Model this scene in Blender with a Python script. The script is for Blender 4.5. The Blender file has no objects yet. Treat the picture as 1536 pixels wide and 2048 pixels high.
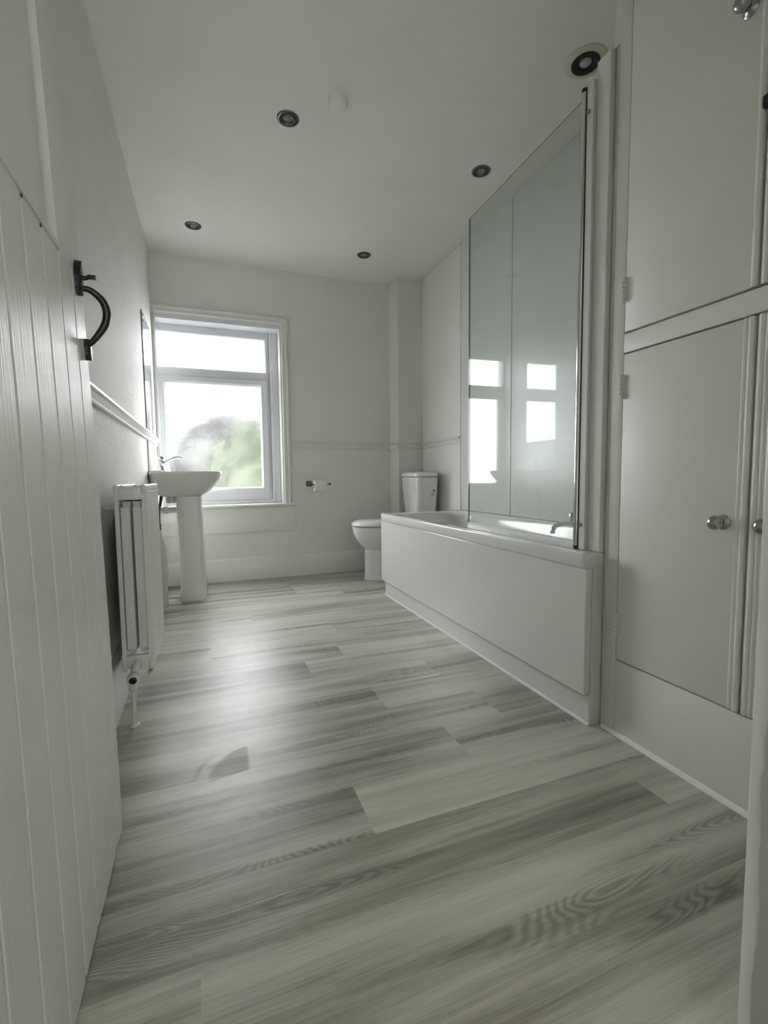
import bpy, bmesh, math, random
from math import sin, cos, pi, radians, sqrt
from mathutils import Vector, Matrix

random.seed(7)
S = bpy.context.scene
C = S.collection

# ------------------------------------------------------------------ camera
YAW, PITCH, ROLL, FPX = radians(20.84), radians(-4.29), radians(-0.63), 926.0
F = Vector((sin(YAW) * cos(PITCH), cos(YAW) * cos(PITCH), sin(PITCH)))
Rt = Vector((cos(YAW), -sin(YAW), 0))
Up = Rt.cross(F)
R2 = Rt * cos(ROLL) + Up * sin(ROLL)
U2 = -Rt * sin(ROLL) + Up * cos(ROLL)
cam_data = bpy.data.cameras.new('camera')
cam = bpy.data.objects.new('camera', cam_data)
C.objects.link(cam)
cam.matrix_world = Matrix(((R2.x, U2.x, -F.x, 0), (R2.y, U2.y, -F.y, 0), (R2.z, U2.z, -F.z, 0.8), (0, 0, 0, 1)))
cam_data.sensor_fit = 'HORIZONTAL'
cam_data.sensor_width = 36.0
cam_data.lens = 36.0 * FPX / 1536.0
cam_data.clip_start = 0.02
cam_data.clip_end = 200
S.camera = cam

# ------------------------------------------------------------------ world, lights, exposure
SKY = 3.2
HALL_FILL = 3.2
EXPO = 2.68
world = bpy.data.worlds.new('overcast_sky')
S.world = world
world.use_nodes = True
wn, wl = world.node_tree.nodes, world.node_tree.links
bg = wn['Background']
tc = wn.new('ShaderNodeTexCoord')
sx = wn.new('ShaderNodeSeparateXYZ')
rp = wn.new('ShaderNodeValToRGB')
rp.color_ramp.elements[0].position = 0.0
rp.color_ramp.elements[0].color = (0.90, 0.90, 0.92, 1)
rp.color_ramp.elements[1].position = 0.6
rp.color_ramp.elements[1].color = (0.965, 0.972, 1.0, 1)
wl.new(tc.outputs['Generated'], sx.inputs[0])
wl.new(sx.outputs['Z'], rp.inputs[0])
wl.new(rp.outputs[0], bg.inputs['Color'])
bg.inputs['Strength'].default_value = SKY

def area(name, loc, rot, sxx, syy, energy, color=(1, 1, 1), portal=False):
    l = bpy.data.lights.new(name, 'AREA')
    l.shape = 'RECTANGLE'
    l.size, l.size_y, l.energy, l.color = sxx, syy, energy, color
    o = bpy.data.objects.new(name, l)
    o.location, o.rotation_euler = loc, rot
    C.objects.link(o)
    if portal:
        l.cycles.is_portal = True
    return o
area('window_sky_portal', (0.08, 4.02, 1.32), (-pi / 2, 0, 0), 0.86, 1.42, 1, portal=True)
area('landing_fill_light', (0.25, -1.5, 0.95), (pi / 2 + 0.45, 0, 0), 1.5, 1.3, HALL_FILL, (1.0, 0.985, 0.93))  # fill light added behind the camera to brighten the room, no visible source

vs = S.view_settings
vs.view_transform = 'Standard'
vs.look = 'None'
vs.exposure = EXPO
vs.gamma = 1
vs.use_curve_mapping = False

# ------------------------------------------------------------------ helpers
def mesh_obj(name, bm, mat, parent=None, smooth=None):
    me = bpy.data.meshes.new(name)
    bmesh.ops.recalc_face_normals(bm, faces=bm.faces)
    if smooth is not None:
        for f in bm.faces:
            f.smooth = True
        for e in bm.edges:
            if len(e.link_faces) == 2 and e.calc_face_angle(0) > smooth:
                e.smooth = False
    bm.to_mesh(me)
    bm.free()
    me.materials.append(mat)
    o = bpy.data.objects.new(name, me)
    C.objects.link(o)
    if parent:
        o.parent = parent
    return o

def origin_to(o, p):
    p = Vector(p)
    o.data.transform(Matrix.Translation(-p))
    o.location = p
    return o

def struct(o, label=None):
    o['kind'] = 'structure'
    if label:
        o['label'] = label
    return o

def thing(name, loc, label, cat, group=None, kind=None):
    o = bpy.data.objects.new(name, None)
    o.empty_display_size = 0.05
    C.objects.link(o)
    o.location = loc
    if label: o['label'] = label
    if cat: o['category'] = cat
    if group: o['group'] = group
    if kind: o['kind'] = kind
    return o

def tag(o, label, cat, group=None):
    o['label'] = label
    o['category'] = cat
    if group: o['group'] = group
    return o

def part(name, bm, mat, par, smooth=None, top=None):
    """geometry given in world coordinates, parented under par (world location known)"""
    o = mesh_obj(name, bm, mat, None, smooth)
    off = Vector((0, 0, 0))
    p = par
    while p is not None:
        off += p.location
        p = p.parent
    o.data.transform(Matrix.Translation(-off))
    o.parent = par
    return o

def B(): return bmesh.new()

def box(bm, x0, x1, y0, y1, z0, z1, bev=0.0, seg=2, mtx=None):
    t = bmesh.new()
    bmesh.ops.create_cube(t, size=1)
    for v in t.verts:
        v.co = Vector(((x0 + x1) / 2 + v.co.x * (x1 - x0), (y0 + y1) / 2 + v.co.y * (y1 - y0), (z0 + z1) / 2 + v.co.z * (z1 - z0)))
    if bev:
        bmesh.ops.bevel(t, geom=t.edges[:], offset=bev, segments=seg, profile=0.5, affect='EDGES')
    if mtx:
        bmesh.ops.transform(t, matrix=mtx, verts=t.verts)
    join(bm, t)
    return bm

def join(bm, t):
    me = bpy.data.meshes.new('t')
    t.to_mesh(me)
    t.free()
    bm.from_mesh(me)
    bpy.data.meshes.remove(me)

def loft(bm, loops, cap0=True, cap1=True, closed=True):
    rings = [[bm.verts.new(p) for p in L] for L in loops]
    n = len(rings[0])
    for a, b in zip(rings, rings[1:]):
        for i in range(n if closed else n - 1):
            j = (i + 1) % n
            bm.faces.new((a[i], a[j], b[j], b[i]))
    if cap0: bm.faces.new(rings[0])
    if cap1: bm.faces.new(list(reversed(rings[-1])))
    return bm

def rrect(cx, cy, hx, hy, r, z, n=8):
    """rounded rectangle loop, counter clockwise"""
    r = min(r, hx - 1e-4, hy - 1e-4)
    pts = []
    for (qx, qy, a0) in ((1, 1, 0), (-1, 1, pi / 2), (-1, -1, pi), (1, -1, 1.5 * pi)):
        for k in range(n + 1):
            a = a0 + pi / 2 * k / n
            pts.append(Vector((cx + qx * (hx - r) + r * cos(a), cy + qy * (hy - r) + r * sin(a), z)))
    return pts

def sup(x0, x1, cy, hy, z, e0=2.0, e1=2.0, n=64, dz=None):
    """super-ellipse between x0 and x1, exponent e0 on the low-x side and e1 on the high-x side"""
    cx, hx = (x0 + x1) / 2, (x1 - x0) / 2
    pts = []
    for k in range(n):
        a = 2 * pi * k / n
        e = e1 if cos(a) > 0 else e0
        sx_ = math.copysign(abs(cos(a)) ** (2 / e), cos(a))
        sy_ = math.copysign(abs(sin(a)) ** (2 / e), sin(a))
        p = Vector((cx + hx * sx_, cy + hy * sy_, z))
        if dz: p.z += dz(p)
        pts.append(p)
    return pts

def tube(bm, path, r, n=12, cap=True):
    path = [Vector(p) for p in path]
    rs = r if isinstance(r, (list, tuple)) else [r] * len(path)
    rings = []
    prev = None
    for i, p in enumerate(path):
        t = (path[min(i + 1, len(path) - 1)] - path[max(i - 1, 0)]).normalized()
        if prev is None:
            u = t.orthogonal().normalized()
        else:
            u = (prev - t * prev.dot(t)).normalized()
        prev = u
        w = t.cross(u)
        rings.append([p + (u * cos(2 * pi * k / n) + w * sin(2 * pi * k / n)) * rs[i] for k in range(n)])
    return loft(bm, rings, cap, cap)

def arc(pts, n=8):
    """Catmull-Rom through points"""
    P = [Vector(p) for p in pts]
    P = [P[0] * 2 - P[1]] + P + [P[-1] * 2 - P[-2]]
    out = []
    for i in range(1, len(P) - 2):
        for k in range(n):
            t = k / n
            a, b, c, d = P[i - 1], P[i], P[i + 1], P[i + 2]
            out.append(0.5 * ((2 * b) + (c - a) * t + (2 * a - 5 * b + 4 * c - d) * t * t + (3 * b - a - 3 * c + d) * t ** 3))
    out.append(P[-2])
    return out

def lathe(bm, prof, org, axis=(0, 0, 1), n=32, cap0=True, cap1=True):
    """prof: list of (radius, distance along axis)"""
    ax = Vector(axis).normalized()
    u = ax.orthogonal().normalized()
    w = ax.cross(u)
    o = Vector(org)
    rings = [[o + ax * h + (u * cos(2 * pi * k / n) + w * sin(2 * pi * k / n)) * max(r, 1e-5) for k in range(n)] for r, h in prof]
    return loft(bm, rings, cap0, cap1)

def extrude_profile(bm, prof, along, a, b, nseg=1):
    """prof: list of (p,q) closed; along 'x','y','z': the sweep axis; p,q fill the two others in order"""
    def mk(p, q, s):
        return {'x': Vector((s, p, q)), 'y': Vector((p, s, q)), 'z': Vector((p, q, s))}[along]
    return loft(bm, [[mk(p, q, a + (b - a) * k / nseg) for p, q in prof] for k in range(nseg + 1)])

# ------------------------------------------------------------------ materials
def new_mat(name):
    m = bpy.data.materials.new(name)
    m.use_nodes = True
    return m, m.node_tree.nodes, m.node_tree.links, m.node_tree.nodes['Principled BSDF']

def mapped(n, l, scale, coord='Object'):
    t = n.new('ShaderNodeTexCoord')
    mp = n.new('ShaderNodeMapping')
    mp.inputs['Scale'].default_value = scale
    l.new(t.outputs[coord], mp.inputs[0])
    return mp.outputs[0]

def noise(n, l, vec, scale, detail=3, rough=0.5, dist=0.0):
    t = n.new('ShaderNodeTexNoise')
    t.inputs['Scale'].default_value = scale
    t.inputs['Detail'].default_value = detail
    t.inputs['Roughness'].default_value = rough
    t.inputs['Distortion'].default_value = dist
    l.new(vec, t.inputs['Vector'])
    return t.outputs['Fac']

def ramp(n, l, fac, stops):
    r = n.new('ShaderNodeValToRGB')
    e = r.color_ramp.elements
    e[0].position, e[0].color = stops[0][0], (*stops[0][1], 1)
    e[1].position, e[1].color = stops[-1][0], (*stops[-1][1], 1)
    for p, c in stops[1:-1]:
        x = e.new(p)
        x.color = (*c, 1)
    l.new(fac, r.inputs[0])
    return r.outputs[0]

def bump(n, l, b, h, strength, dist=0.002):
    bp = n.new('ShaderNodeBump')
    bp.inputs['Strength'].default_value = strength
    bp.inputs['Distance'].default_value = dist
    l.new(h, bp.inputs['Height'])
    l.new(bp.outputs[0], b.inputs['Normal'])
    return bp

def math_n(n, l, op, a, b=None, c=None, clamp=False):
    m = n.new('ShaderNodeMath')
    m.operation = op
    m.use_clamp = clamp
    for i, v in enumerate((a, b, c)):
        if v is None: continue
        if isinstance(v, (int, float)): m.inputs[i].default_value = v
        else: l.new(v, m.inputs[i])
    return m.outputs[0]

def paint(name, col, rough=0.5, var=0.03, bscale=(40, 40, 40), bstr=0.15, bdist=0.001, nscale=1.0, detail=4, spec=0.5, coat=0.0):
    m, n, l, b = new_mat(name)
    v = mapped(n, l, (1.7, 1.7, 1.7))
    f = noise(n, l, v, 1.6, 3)
    c0 = tuple(max(0, x * (1 - var)) for x in col)
    c1 = tuple(min(1, x * (1 + var)) for x in col)
    l.new(ramp(n, l, f, [(0.3, c0), (0.7, c1)]), b.inputs['Base Color'])
    b.inputs['Roughness'].default_value = rough
    b.inputs['Specular IOR Level'].default_value = spec
    b.inputs['Coat Weight'].default_value = coat
    b.inputs['Coat Roughness'].default_value = 0.08
    if bstr:
        h = noise(n, l, mapped(n, l, bscale), nscale, detail, 0.6)
        bump(n, l, b, h, bstr, bdist)
    return m

WALL = (0.81, 0.81, 0.77)
M = {}
M['wall'] = paint('white_wall_paint', WALL, 0.62, 0.015, (90, 90, 90), 0.25, 0.0008, 1.0, 4, 0.3)
M['ceiling'] = paint('white_ceiling_paint', (0.84, 0.84, 0.795), 0.8, 0.02, (60, 60, 60), 0.2, 0.001, 1, 4, 0.2)
M['gloss'] = paint('white_gloss_woodwork', (0.80, 0.80, 0.775), 0.3, 0.015, (30, 30, 12), 0.15, 0.0006)
M['cupboard'] = paint('cream_satin_cupboard_paint', (0.80, 0.80, 0.75), 0.42, 0.02, (70, 50, 50), 0.2, 0.0006)
M['upvc'] = paint('white_window_plastic', (0.73, 0.75, 0.79), 0.25, 0.005, bstr=0)
M['ceramic'] = paint('white_glazed_ceramic', (0.80, 0.80, 0.78), 0.07, 0.005, bstr=0, coat=0.3)
M['acrylic'] = paint('white_bath_acrylic', (0.80, 0.80, 0.775), 0.10, 0.005, (6, 6, 6), 0.05, 0.002)
M['panel'] = paint('glossy_bath_panel', (0.74, 0.74, 0.71), 0.14, 0.01, (5, 5, 5), 0.08, 0.003)
M['shower'] = paint('glossy_shower_board', (0.72, 0.74, 0.705), 0.24, 0.01, bstr=0, spec=0.28)
M['radiator'] = paint('white_radiator_enamel', (0.74, 0.73, 0.71), 0.28, 0.01, bstr=0)
M['sealant'] = paint('white_sealant', (0.86, 0.86, 0.85), 0.3, 0.02, (60, 60, 60), 0.3, 0.001)
M['pipe'] = paint('painted_white_pipe', (0.70, 0.70, 0.67), 0.4, 0.05, (60, 60, 60), 0.5, 0.001)
M['plastic'] = paint('white_plastic', (0.74, 0.74, 0.71), 0.4, 0.01, bstr=0)
M['paper'] = paint('white_tissue_paper', (0.86, 0.86, 0.84), 0.9, 0.02, (200, 200, 200), 0.2, 0.0005)
M['leaf'] = paint('green_foliage', (0.022, 0.029, 0.014), 0.8, 0.35, bstr=0)
M['pale_leaf'] = paint('pale_grey_green_foliage', (0.055, 0.056, 0.054), 0.9, 0.2, bstr=0)
M['grass'] = paint('lawn_grass', (0.065, 0.068, 0.058), 0.9, 0.3, (30, 30, 30), 0.5, 0.01)
M['cream'] = paint('cream_plastic_ring', (0.62, 0.62, 0.50), 0.5, 0.05, bstr=0)

def metal(name, col, rough):
    m, n, l, b = new_mat(name)
    b.inputs['Base Color'].default_value = (*col, 1)
    b.inputs['Metallic'].default_value = 1
    f = noise(n, l, mapped(n, l, (40, 40, 40)), 2, 2)
    r = n.new('ShaderNodeMapRange')
    r.inputs['To Min'].default_value = rough * 0.8
    r.inputs['To Max'].default_value = rough * 1.3
    l.new(f, r.inputs[0])
    l.new(r.outputs[0], b.inputs['Roughness'])
    return m
M['chrome'] = metal('polished_chrome', (0.72, 0.72, 0.72), 0.07)
M['satin'] = metal('satin_aluminium', (0.50, 0.51, 0.51), 0.28)
M['nickel'] = metal('brushed_nickel_knob', (0.40, 0.40, 0.39), 0.2)
M['bezel'] = metal('dull_chrome_bezel', (0.15, 0.155, 0.15), 0.3)
M['iron'] = paint('black_painted_iron', (0.012, 0.012, 0.014), 0.28, 0.2, (120, 120, 120), 0.6, 0.002)
M['black'] = paint('black_plastic', (0.006, 0.007, 0.006), 0.5, 0.1, bstr=0)
M['darkgrey'] = paint('dark_grey_rubber', (0.03, 0.03, 0.03), 0.5, 0.1, bstr=0)
M['lens'] = paint('pale_green_lamp_lens', (0.35, 0.40, 0.37), 0.15, 0.2, (150, 150, 150), 0.5, 0.002)
M['lens_grey'] = paint('grey_lamp_lens', (0.22, 0.23, 0.22), 0.15, 0.2, (150, 150, 150), 0.5, 0.002)

# left wall: trowelled plaster, slightly shiny
m, n, l, b = new_mat('uneven_shiny_plaster')
v = mapped(n, l, (1, 1, 1))
f1 = noise(n, l, v, 2.2, 5, 0.6, 0.6)
l.new(ramp(n, l, f1, [(0.3, (0.76, 0.755, 0.73)), (0.7, (0.82, 0.82, 0.785))]), b.inputs['Base Color'])
f2 = noise(n, l, v, 60, 4, 0.65)
f3 = noise(n, l, v, 5, 3, 0.5, 0.4)
h = math_n(n, l, 'ADD', math_n(n, l, 'MULTIPLY', f2, 0.8), f3)
bump(n, l, b, h, 0.6, 0.006)
r = n.new('ShaderNodeMapRange')
r.inputs['To Min'].default_value = 0.60
r.inputs['To Max'].default_value = 0.78
l.new(f1, r.inputs[0])
l.new(r.outputs[0], b.inputs['Roughness'])
M['plaster'] = m

# door paint: brush strokes along z
m, n, l, b = new_mat('brushed_white_gloss_door_paint')
v = mapped(n, l, (1, 140, 5))
f = noise(n, l, v, 1.0, 4, 0.6, 0.3)
f2 = noise(n, l, mapped(n, l, (3, 3, 3)), 1.0, 3)
l.new(ramp(n, l, f2, [(0.3, (0.71, 0.71, 0.675)), (0.7, (0.76, 0.76, 0.725))]), b.inputs['Base Color'])
b.inputs['Roughness'].default_value = 0.40
b.inputs['Specular IOR Level'].default_value = 0.38
bump(n, l, b, f, 0.55, 0.0022)
M['doorpaint'] = m

# mirror
m, n, l, b = new_mat('mirror_silver')
b.inputs['Base Color'].default_value = (0.80, 0.84, 0.83, 1)
b.inputs['Metallic'].default_value = 1
b.inputs['Roughness'].default_value = 0.01
M['mirror'] = m

def schlick(n, l, f0=0.04):
    """reflectance of a smooth pane from the angle between view and surface, same from both faces"""
    ge = n.new('ShaderNodeNewGeometry')
    vm = n.new('ShaderNodeVectorMath')
    vm.operation = 'DOT_PRODUCT'
    l.new(ge.outputs['Incoming'], vm.inputs[0])
    l.new(ge.outputs['Normal'], vm.inputs[1])
    c = math_n(n, l, 'SUBTRACT', 1.0, math_n(n, l, 'ABSOLUTE', vm.outputs['Value']), clamp=True)
    return math_n(n, l, 'MULTIPLY_ADD', math_n(n, l, 'POWER', c, 5.0), 1 - f0, f0)

# clear glass sheet
def clear_glass(name, tint, boost=1.0):
    m = bpy.data.materials.new(name)
    m.use_nodes = True
    n, l = m.node_tree.nodes, m.node_tree.links
    n.clear()
    o = n.new('ShaderNodeOutputMaterial')
    t = n.new('ShaderNodeBsdfTransparent')
    t.inputs[0].default_value = (*tint, 1)
    g = n.new('ShaderNodeBsdfGlossy')
    g.inputs['Roughness'].default_value = 0.0
    g.inputs['Color'].default_value = (0.46, 0.47, 0.50, 1)
    mx = n.new('ShaderNodeMixShader')
    l.new(schlick(n, l), mx.inputs[0])
    l.new(t.outputs[0], mx.inputs[1])
    l.new(g.outputs[0], mx.inputs[2])
    l.new(mx.outputs[0], o.inputs[0])
    return m
M['glass'] = clear_glass('clear_screen_glass', (0.955, 0.975, 0.965))
M['seal'] = None

# frosted, misted window glass
m = bpy.data.materials.new('misted_obscure_glass')
m.use_nodes = True
n, l = m.node_tree.nodes, m.node_tree.links
n.clear()
o = n.new('ShaderNodeOutputMaterial')
t = n.new('ShaderNodeBsdfTransparent')
t.inputs[0].default_value = (0.95, 0.97, 0.96, 1)
rf = n.new('ShaderNodeBsdfRefraction')
rf.inputs['IOR'].default_value = 1.15
rf.inputs['Roughness'].default_value = 0.22
rf.inputs['Color'].default_value = (1, 1, 1, 1)
v = mapped(n, l, (1, 1, 1))
bp = n.new('ShaderNodeBump')
bp.inputs['Strength'].default_value = 0.6
bp.inputs['Distance'].default_value = 0.002
l.new(noise(n, l, v, 160, 3, 0.7), bp.inputs['Height'])
l.new(bp.outputs[0], rf.inputs['Normal'])
mx = n.new('ShaderNodeMixShader')
mx.inputs[0].default_value = 0.55
l.new(t.outputs[0], mx.inputs[1])
l.new(rf.outputs[0], mx.inputs[2])
g = n.new('ShaderNodeBsdfGlossy')
g.inputs['Roughness'].default_value = 0.1
mx2 = n.new('ShaderNodeMixShader')
l.new(schlick(n, l), mx2.inputs[0])
l.new(mx.outputs[0], mx2.inputs[1])
l.new(g.outputs[0], mx2.inputs[2])
l.new(mx2.outputs[0], o.inputs[0])
M['frosted'] = m

# translucent seal strip
m, n, l, b = new_mat('translucent_seal_strip')
b.inputs['Base Color'].default_value = (0.85, 0.86, 0.85, 1)
b.inputs['Roughness'].default_value = 0.15
M['seal'] = m

# vinyl plank floor
m, n, l, b = new_mat('grey_ash_vinyl_planks')
uv = n.new('ShaderNodeUVMap')
uv.uv_map = 'UVMap'
at = n.new('ShaderNodeAttribute')
at.attribute_name = 'tone'
def fmap(sxx, syy):
    mp = n.new('ShaderNodeMapping')
    mp.inputs['Scale'].default_value = (sxx, syy, 1)
    l.new(uv.outputs[0], mp.inputs[0])
    return mp.outputs[0]
broad = noise(n, l, fmap(0.8, 9), 1.0, 3, 0.5, 0.25)          # wide dark and light bands
streak = noise(n, l, fmap(1.3, 36), 1.0, 4, 0.62, 0.4)       # fine grain streaks
fine = noise(n, l, fmap(9, 260), 1.0, 3, 0.6)                # pores
cont = noise(n, l, fmap(2.0, 8.0), 1.0, 1.5, 0.4, 0.35)      # contour field for cathedral figure
ringw = math_n(n, l, 'SINE', math_n(n, l, 'MULTIPLY', cont, 260.0))
ringw = math_n(n, l, 'MULTIPLY_ADD', ringw, 0.5, 0.5)
ringw = math_n(n, l, 'POWER', ringw, 1.3)
maskn = noise(n, l, fmap(1.0, 12.0), 1.0, 1, 0.5, 0.1)
mk = n.new('ShaderNodeMapRange')
mk.interpolation_type = 'SMOOTHSTEP'
mk.inputs['From Min'].default_value = 0.55
mk.inputs['From Max'].default_value = 0.67
l.new(maskn, mk.inputs[0])
mask = mk.outputs[0]
val = math_n(n, l, 'MULTIPLY', math_n(n, l, 'SUBTRACT', broad, 0.5), 1.65)
val = math_n(n, l, 'ADD', val, math_n(n, l, 'MULTIPLY', math_n(n, l, 'SUBTRACT', streak, 0.5), 0.85))
val = math_n(n, l, 'ADD', val, math_n(n, l, 'MULTIPLY', math_n(n, l, 'SUBTRACT', fine, 0.5), 0.45))
val = math_n(n, l, 'SUBTRACT', val, math_n(n, l, 'MULTIPLY', mask, math_n(n, l, 'MULTIPLY_ADD', ringw, 0.25, 0.17)))
val = math_n(n, l, 'ADD', val, at.outputs['Fac'])
col = ramp(n, l, val, [(0.0, (0.19, 0.18, 0.15)), (0.3, (0.32, 0.31, 0.262)), (0.55, (0.47, 0.46, 0.402)), (0.85, (0.585, 0.58, 0.512))])
l.new(col, b.inputs['Base Color'])
# gloss: even vinyl sheen with one rubbed, duller patch
geo = n.new('ShaderNodeNewGeometry')
sp = n.new('ShaderNodeSeparateXYZ')
l.new(geo.outputs['Position'], sp.inputs[0])
dx = math_n(n, l, 'SUBTRACT', sp.outputs['X'], 0.11)
dy = math_n(n, l, 'SUBTRACT', sp.outputs['Y'], 1.265)
rr = math_n(n, l, 'SQRT', math_n(n, l, 'ADD', math_n(n, l, 'MULTIPLY', dx, dx), math_n(n, l, 'MULTIPLY', dy, dy)))
inside = math_n(n, l, 'LESS_THAN', rr, 0.135)
edge = math_n(n, l, 'LESS_THAN', math_n(n, l, 'ADD', sp.outputs['X'], math_n(n, l, 'MULTIPLY', math_n(n, l, 'SUBTRACT', noise(n, l, geo.outputs['Position'], 22, 2), 0.5), 0.03)), 0.083)
low = math_n(n, l, 'GREATER_THAN', math_n(n, l, 'SUBTRACT', sp.outputs['Y'], math_n(n, l, 'MULTIPLY', sp.outputs['X'], 0.2)), 1.262)
ring2 = math_n(n, l, 'MULTIPLY', math_n(n, l, 'GREATER_THAN', rr, 0.163), math_n(n, l, 'LESS_THAN', rr, 0.176))
ring2 = math_n(n, l, 'MULTIPLY', ring2, math_n(n, l, 'LESS_THAN', sp.outputs['X'], 0.0))
patch = math_n(n, l, 'MULTIPLY', math_n(n, l, 'MULTIPLY', inside, edge), low)
patch = math_n(n, l, 'ADD', patch, math_n(n, l, 'MULTIPLY', math_n(n, l, 'MULTIPLY', ring2, low), 0.7))
rough = math_n(n, l, 'MULTIPLY_ADD', patch, 0.12, 0.345)
l.new(rough, b.inputs['Roughness'])
b.inputs['Specular IOR Level'].default_value = 0.36
gr = noise(n, l, mapped(n, l, (1, 1, 1)), 420, 3, 0.7)
bump(n, l, b, gr, 0.35, 0.0009)
M['floor'] = m

# ------------------------------------------------------------------ room shell
XL, XR, YB, H, YF = -0.333, 1.73, 3.80, 2.43, 0.37
# floor: one mesh, one quad per plank
bm = B()
uvl = bm.loops.layers.uv.new('UVMap')
tone = bm.faces.layers.float.new('tone')
seams = {3: -0.038, 4: 1.02, 5: 0.325, 6: 0.678, 8: 0.555, 9: 0.85, 10: 0.371, 13: 0.61, 15: 0.21, 18: 0.56}
tones = {3: (0.6, 0.42), 4: (0.4, 0.62), 5: (0.28, 0.68), 6: (0.52, 0.42), 8: (0.44, 0.62), 9: (0.62, 0.4), 10: (0.4, 0.66), 13: (0.68, 0.42), 15: (0.6, 0.4), 18: (0.45, 0.66)}
PL = 1.45
rnd = random.Random(11)
W_, Y0_ = 0.173, 0.065
for k in range(-11, 23):
    ya, yb = Y0_ + W_ * k, Y0_ + W_ * (k + 1)
    yb2, ya2 = min(yb, YB + 0.02), ya
    if ya2 >= yb2: continue
    s0 = seams.get(k, rnd.uniform(-1.0, -0.5) if k % 2 else rnd.uniform(1.2, 1.5))
    xs = [-1.4] + [s for s in [s0 + PL * j for j in range(-3, 4)] if -1.4 < s < 1.78] + [1.78]
    for i, (xa, xb) in enumerate(zip(xs, xs[1:])):
        vv = [bm.verts.new(p) for p in ((xa, ya2, 0), (xb, ya2, 0), (xb, yb2, 0), (xa, yb2, 0))]
        f = bm.faces.new(vv)
        ou, ov = rnd.uniform(0, 60), rnd.uniform(0, 60)
        for lp in f.loops:
            lp[uvl].uv = (lp.vert.co.x + ou, lp.vert.co.y + ov)
        if k in tones and abs(xb - s0) < 1e-4: tv = tones[k][0]
        elif k in tones and abs(xa - s0) < 1e-4: tv = tones[k][1]
        else: tv = rnd.choice((0.42, 0.5, 0.6, 0.56))
        f[tone] = tv + 0.02
floor = mesh_obj('floor', bm, M['floor'])
struct(floor)
bm = B(); box(bm, -1.4, 1.9, -1.9, YB + 0.3, -0.12, -0.002)
struct(mesh_obj('floor_slab', bm, M['wall']))
bm = B(); box(bm, -1.4, 1.9, -1.9, YB + 0.3, H, H + 0.12)
ceiling = mesh_obj('ceiling', bm, M['ceiling']); struct(ceiling)

bm = B(); box(bm, XL - 0.15, XL, YF - 0.1, YB + 0.25, 0, H)
struct(mesh_obj('wall_left', bm, M['plaster']))
bm = B(); box(bm, XR, XR + 0.15, YF - 0.1, YB + 0.25, 0, H)
struct(mesh_obj('wall_right', bm, M['wall']))

# back wall with the window opening
WX0, WX1, WZ0, WZ1 = XL, 0.575, 0.600, 1.985
bm = B()
box(bm, WX1, XR, YB, YB + 0.25, 0, H)
box(bm, XL, WX1, YB, YB + 0.25, WZ1, H)
box(bm, XL, WX1, YB, YB + 0.25, 0, WZ0 - 0.02)
struct(mesh_obj('wall_back', bm, M['wall']))
# pipe boxing in the corner
bm = B(); box(bm, 1.51, XR, 3.605, YB, 0, H)
struct(mesh_obj('wall_boxing', bm, M['wall']), 'full height boxed-in corner beside the toilet')

# front wall with the doorway (camera stands in the doorway)
JX = 0.652
bm = B()
box(bm, -1.3, XL + 0.075, 0.25, YF, 0, H)
box(bm, JX + 0.02, XR, 0.25, YF, 0, H)
box(bm, XL + 0.075, JX + 0.02, 0.25, YF, 2.05, H)
struct(mesh_obj('wall_front', bm, M['wall']))
# landing behind the camera
bm = B()
box(bm, -1.4, -1.3, -1.8, 0.25, 0, H)
struct(mesh_obj('wall_landing_left', bm, M['wall']))
bm = B()
box(bm, XR, XR + 0.1, -1.8, 0.25, 0, H)
struct(mesh_obj('wall_landing_right', bm, M['wall']))
bm = B()
box(bm, -1.4, XR + 0.1, -1.9, -1.8, 0, H)
struct(mesh_obj('wall_landing_back', bm, M['wall']))

# doorway lining on the right, with a ragged paint edge
jamb = thing('trim_1', (JX, 0.31, 0), 'white doorway lining at the right edge of the picture', None, kind='structure')
bm = B(); box(bm, JX, JX + 0.02, 0.22, YF + 0.004, 0, 2.05, 0.003)
part('lining', bm, M['gloss'], jamb)
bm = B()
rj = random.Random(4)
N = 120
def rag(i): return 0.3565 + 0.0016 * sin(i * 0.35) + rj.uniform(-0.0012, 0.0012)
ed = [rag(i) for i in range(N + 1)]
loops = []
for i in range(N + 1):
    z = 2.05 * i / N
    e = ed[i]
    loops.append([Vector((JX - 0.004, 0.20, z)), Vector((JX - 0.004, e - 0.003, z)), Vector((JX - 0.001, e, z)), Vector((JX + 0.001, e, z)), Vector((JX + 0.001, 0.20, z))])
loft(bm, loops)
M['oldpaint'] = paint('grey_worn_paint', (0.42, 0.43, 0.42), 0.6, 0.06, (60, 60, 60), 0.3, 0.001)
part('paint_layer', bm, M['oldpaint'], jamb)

# baseboards
def skirting(name, prof_axis, a, b, face, sgn, h=0.175, t=0.022):
    bm = B()
    # profile in (depth, z)
    pr = [(0, 0), (t, 0), (t, h - 0.022), (t - 0.004, h - 0.014), (t - 0.006, h - 0.004), (t - 0.012, h), (0, h)]
    pr = [(face + sgn * d, z) for d, z in pr]
    extrude_profile(bm, pr, prof_axis, a, b)
    return struct(mesh_obj(name, bm, M['gloss'], smooth=radians(50)))
skirting('baseboard_back', 'x', XL, 1.51, YB, -1)
skirting('baseboard_left', 'y', YF, YB - 0.022, XL, 1, t=0.03)
skirting('baseboard_boxing_front', 'x', 1.51, XR, 3.605, -1)
skirting('baseboard_boxing_side', 'y', 3.605, YB - 0.022, 1.51, -1)
skirting('baseboard_right', 'y', 2.96, 3.583, XR, -1)

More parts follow.
